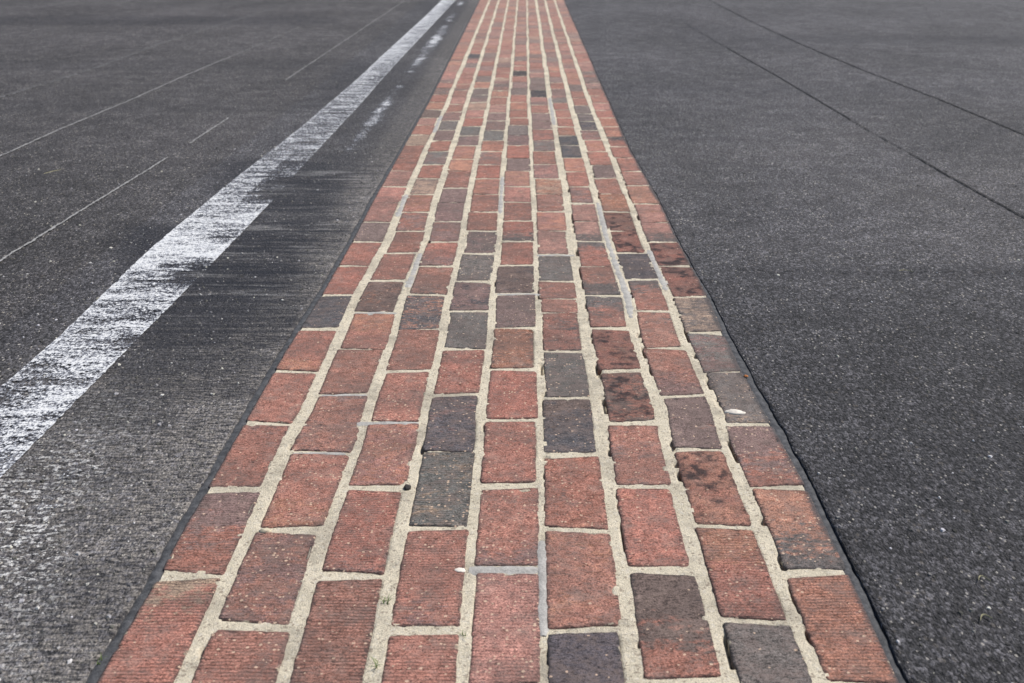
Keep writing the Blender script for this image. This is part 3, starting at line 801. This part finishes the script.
M_DARK = mat_flat('dark_pebble', (66, 62, 60)); M_ORANGE = mat_flat('rusty_chip', (170, 108, 62)); M_GRASS = mat_flat('grass_blade', (104, 122, 66), .7); M_STRAW = mat_flat('dry_straw', (146, 140, 112), .8)
M_CREAM = mat_flat('cream_mortar_chip', (196, 184, 160), .95, .2)
x, y = ground(735, 413); lump('mortar_chunk', x, y, .001, .017, .010, .0035, M_WHITE, 'white chunk of mortar on the near edge of the grey-tan brick by the asphalt', 'mortar chunk', 4, rz=-.25)
x, y = ground(407.5, 488); lump('pebble', x, y, .001, .006, .008, .004, M_DARK, 'dark pebble in the mortar beside the speckled grey-brown brick', 'pebble', 9)
x, y = ground(746, 377); lump('pebble', x, y, .002, .004, .005, .0015, M_ORANGE, 'small rusty orange flake on the grey-tan brick by the asphalt', 'pebble', 2)
x, y = ground(660, 572.5 - 0.0); 
x, y = ground(460, 571); lump('mortar_chunk', x, y, .001, .007, .006, .002, M_WHITE, 'tiny white lump at the end of the sealant bar crossing the middle column', 'mortar chunk', 7)
x, y = ground(265, 532); lump('mortar_chunk', x, y, .001, .009, .006, .004, M_CREAM, 'small cream lump in the first long joint beside a mauve ribbed brick', 'mortar chunk', 12)
x, y = ground(665, 388); 
def tuft(px, py, label, n=7, seed=0, size=.016):
    r = random.Random(seed); V, Fc = [], []
    for k in range(n):
        a = r.uniform(0, 6.28); L = size * r.uniform(.5, 1.1); bx, by = r.uniform(-.003, .003), r.uniform(-.006, .006); w = .0009
        dx, dy = math.cos(a), math.sin(a); b = len(V)
        for s in range(4):
            f = s / 3; h = L * .55 * math.sin(f * 1.5); o_ = L * .75 * f * f; ww = w * (1 - f * .85)
            V += [(bx + dx * o_ - dy * ww, by + dy * o_ + dx * ww, h), (bx + dx * o_ + dy * ww, by + dy * o_ - dx * ww, h)]
        Fc += [(b + 2 * s, b + 2 * s + 1, b + 2 * s + 3, b + 2 * s + 2) for s in range(3)]
    o = link('grass_sprig', V, Fc, M_GRASS); x, y = ground(px, py); o.location = (x, y, -.001)
    tag(o, label, 'grass sprig', 'grass sprigs growing in the joints', 'thing')
tuft(386, 602, 'tiny grass sprig in the third long joint above another sprig', 8, 1)
tuft(376, 666, 'tiny grass sprig low in the third long joint by the bottom edge', 7, 2)
tuft(463, 636, 'tiny grass sprig in the long joint beside the middle column', 6, 3, .011)
tuft(99, 662, 'tiny grass sprig on the tar joint at the bottom edge', 6, 4, .012)
def straw(px0, py0, px1, py1, label, seed):
    a, b = ground(px0, py0), ground(px1, py1)
    cv = .012; pth = [(a[0] + (b[0] - a[0]) * q / 8, a[1] + (b[1] - a[1]) * q / 8 + cv * math.sin(math.pi * q / 8) ) for q in range(9)]
    V, Fc, ac, al = ribbon(pth, lambda q: .0022 * (1 - abs(2 * q - 1) * .6), .004, .0015, 3, seed, .0004, .004)
    tag(link('straw', V, Fc, M_STRAW), label, 'straw', 'bits of dry straw on the asphalt', 'thing')
straw(44, 175, 61, 171, 'yellowish straw lying between the thin white lines', 1)
straw(978, 583, 990, 584, 'pale straw on the plain asphalt, farther of two', 2)
straw(980, 624, 992, 622, 'pale straw on the plain asphalt, closer to the bottom edge', 3)
straw(899, 272.5, 913, 273.5, 'pale straw lying along the faint hairline crack', 4)

# ------------------------------------------------------------------ camera, light, sky
cam = bpy.data.cameras.new('camera'); co = bpy.data.objects.new('camera', cam); COL.objects.link(co)
cam.sensor_width = 36; cam.lens = F / W * 36; cam.clip_start = .05; cam.clip_end = 2000
co.location = (0, 0, CAMH); co.rotation_euler = (math.pi / 2 - PITCH, 0, YAW)
cam.dof.use_dof = True; cam.dof.focus_distance = 2.0; cam.dof.aperture_fstop = 9.0
scene.camera = co
ELEV, AZ = R_(50), R_(62)        # sun height; AZ measured from +Y (away from the camera) towards +X
sun = bpy.data.lights.new('sun', 'SUN'); so = bpy.data.objects.new('sun', sun); COL.objects.link(so)
sun.energy = 4.1; sun.angle = R_(.53); sun.color = (1, .96, .9)
d = Vector((math.sin(AZ) * math.cos(ELEV), math.cos(AZ) * math.cos(ELEV), math.sin(ELEV)))
so.rotation_euler = d.to_track_quat('Z', 'Y').to_euler(); so.location = d * 20
w = bpy.data.worlds.new('World'); scene.world = w; w.use_nodes = True
nt = w.node_tree; bg = nt.nodes['Background']
sky = nt.nodes.new('ShaderNodeTexSky'); sky.sky_type = 'NISHITA'; sky.sun_disc = False; sky.sun_elevation = ELEV; sky.sun_rotation = AZ
nt.links.new(sky.outputs[0], bg.inputs[0]); bg.inputs[1].default_value = .09
vs = scene.view_settings
vs.view_transform = 'Standard'; vs.look = 'None'; vs.gamma = 1; vs.use_curve_mapping = False; vs.exposure = .13
scene.render.engine = 'CYCLES'
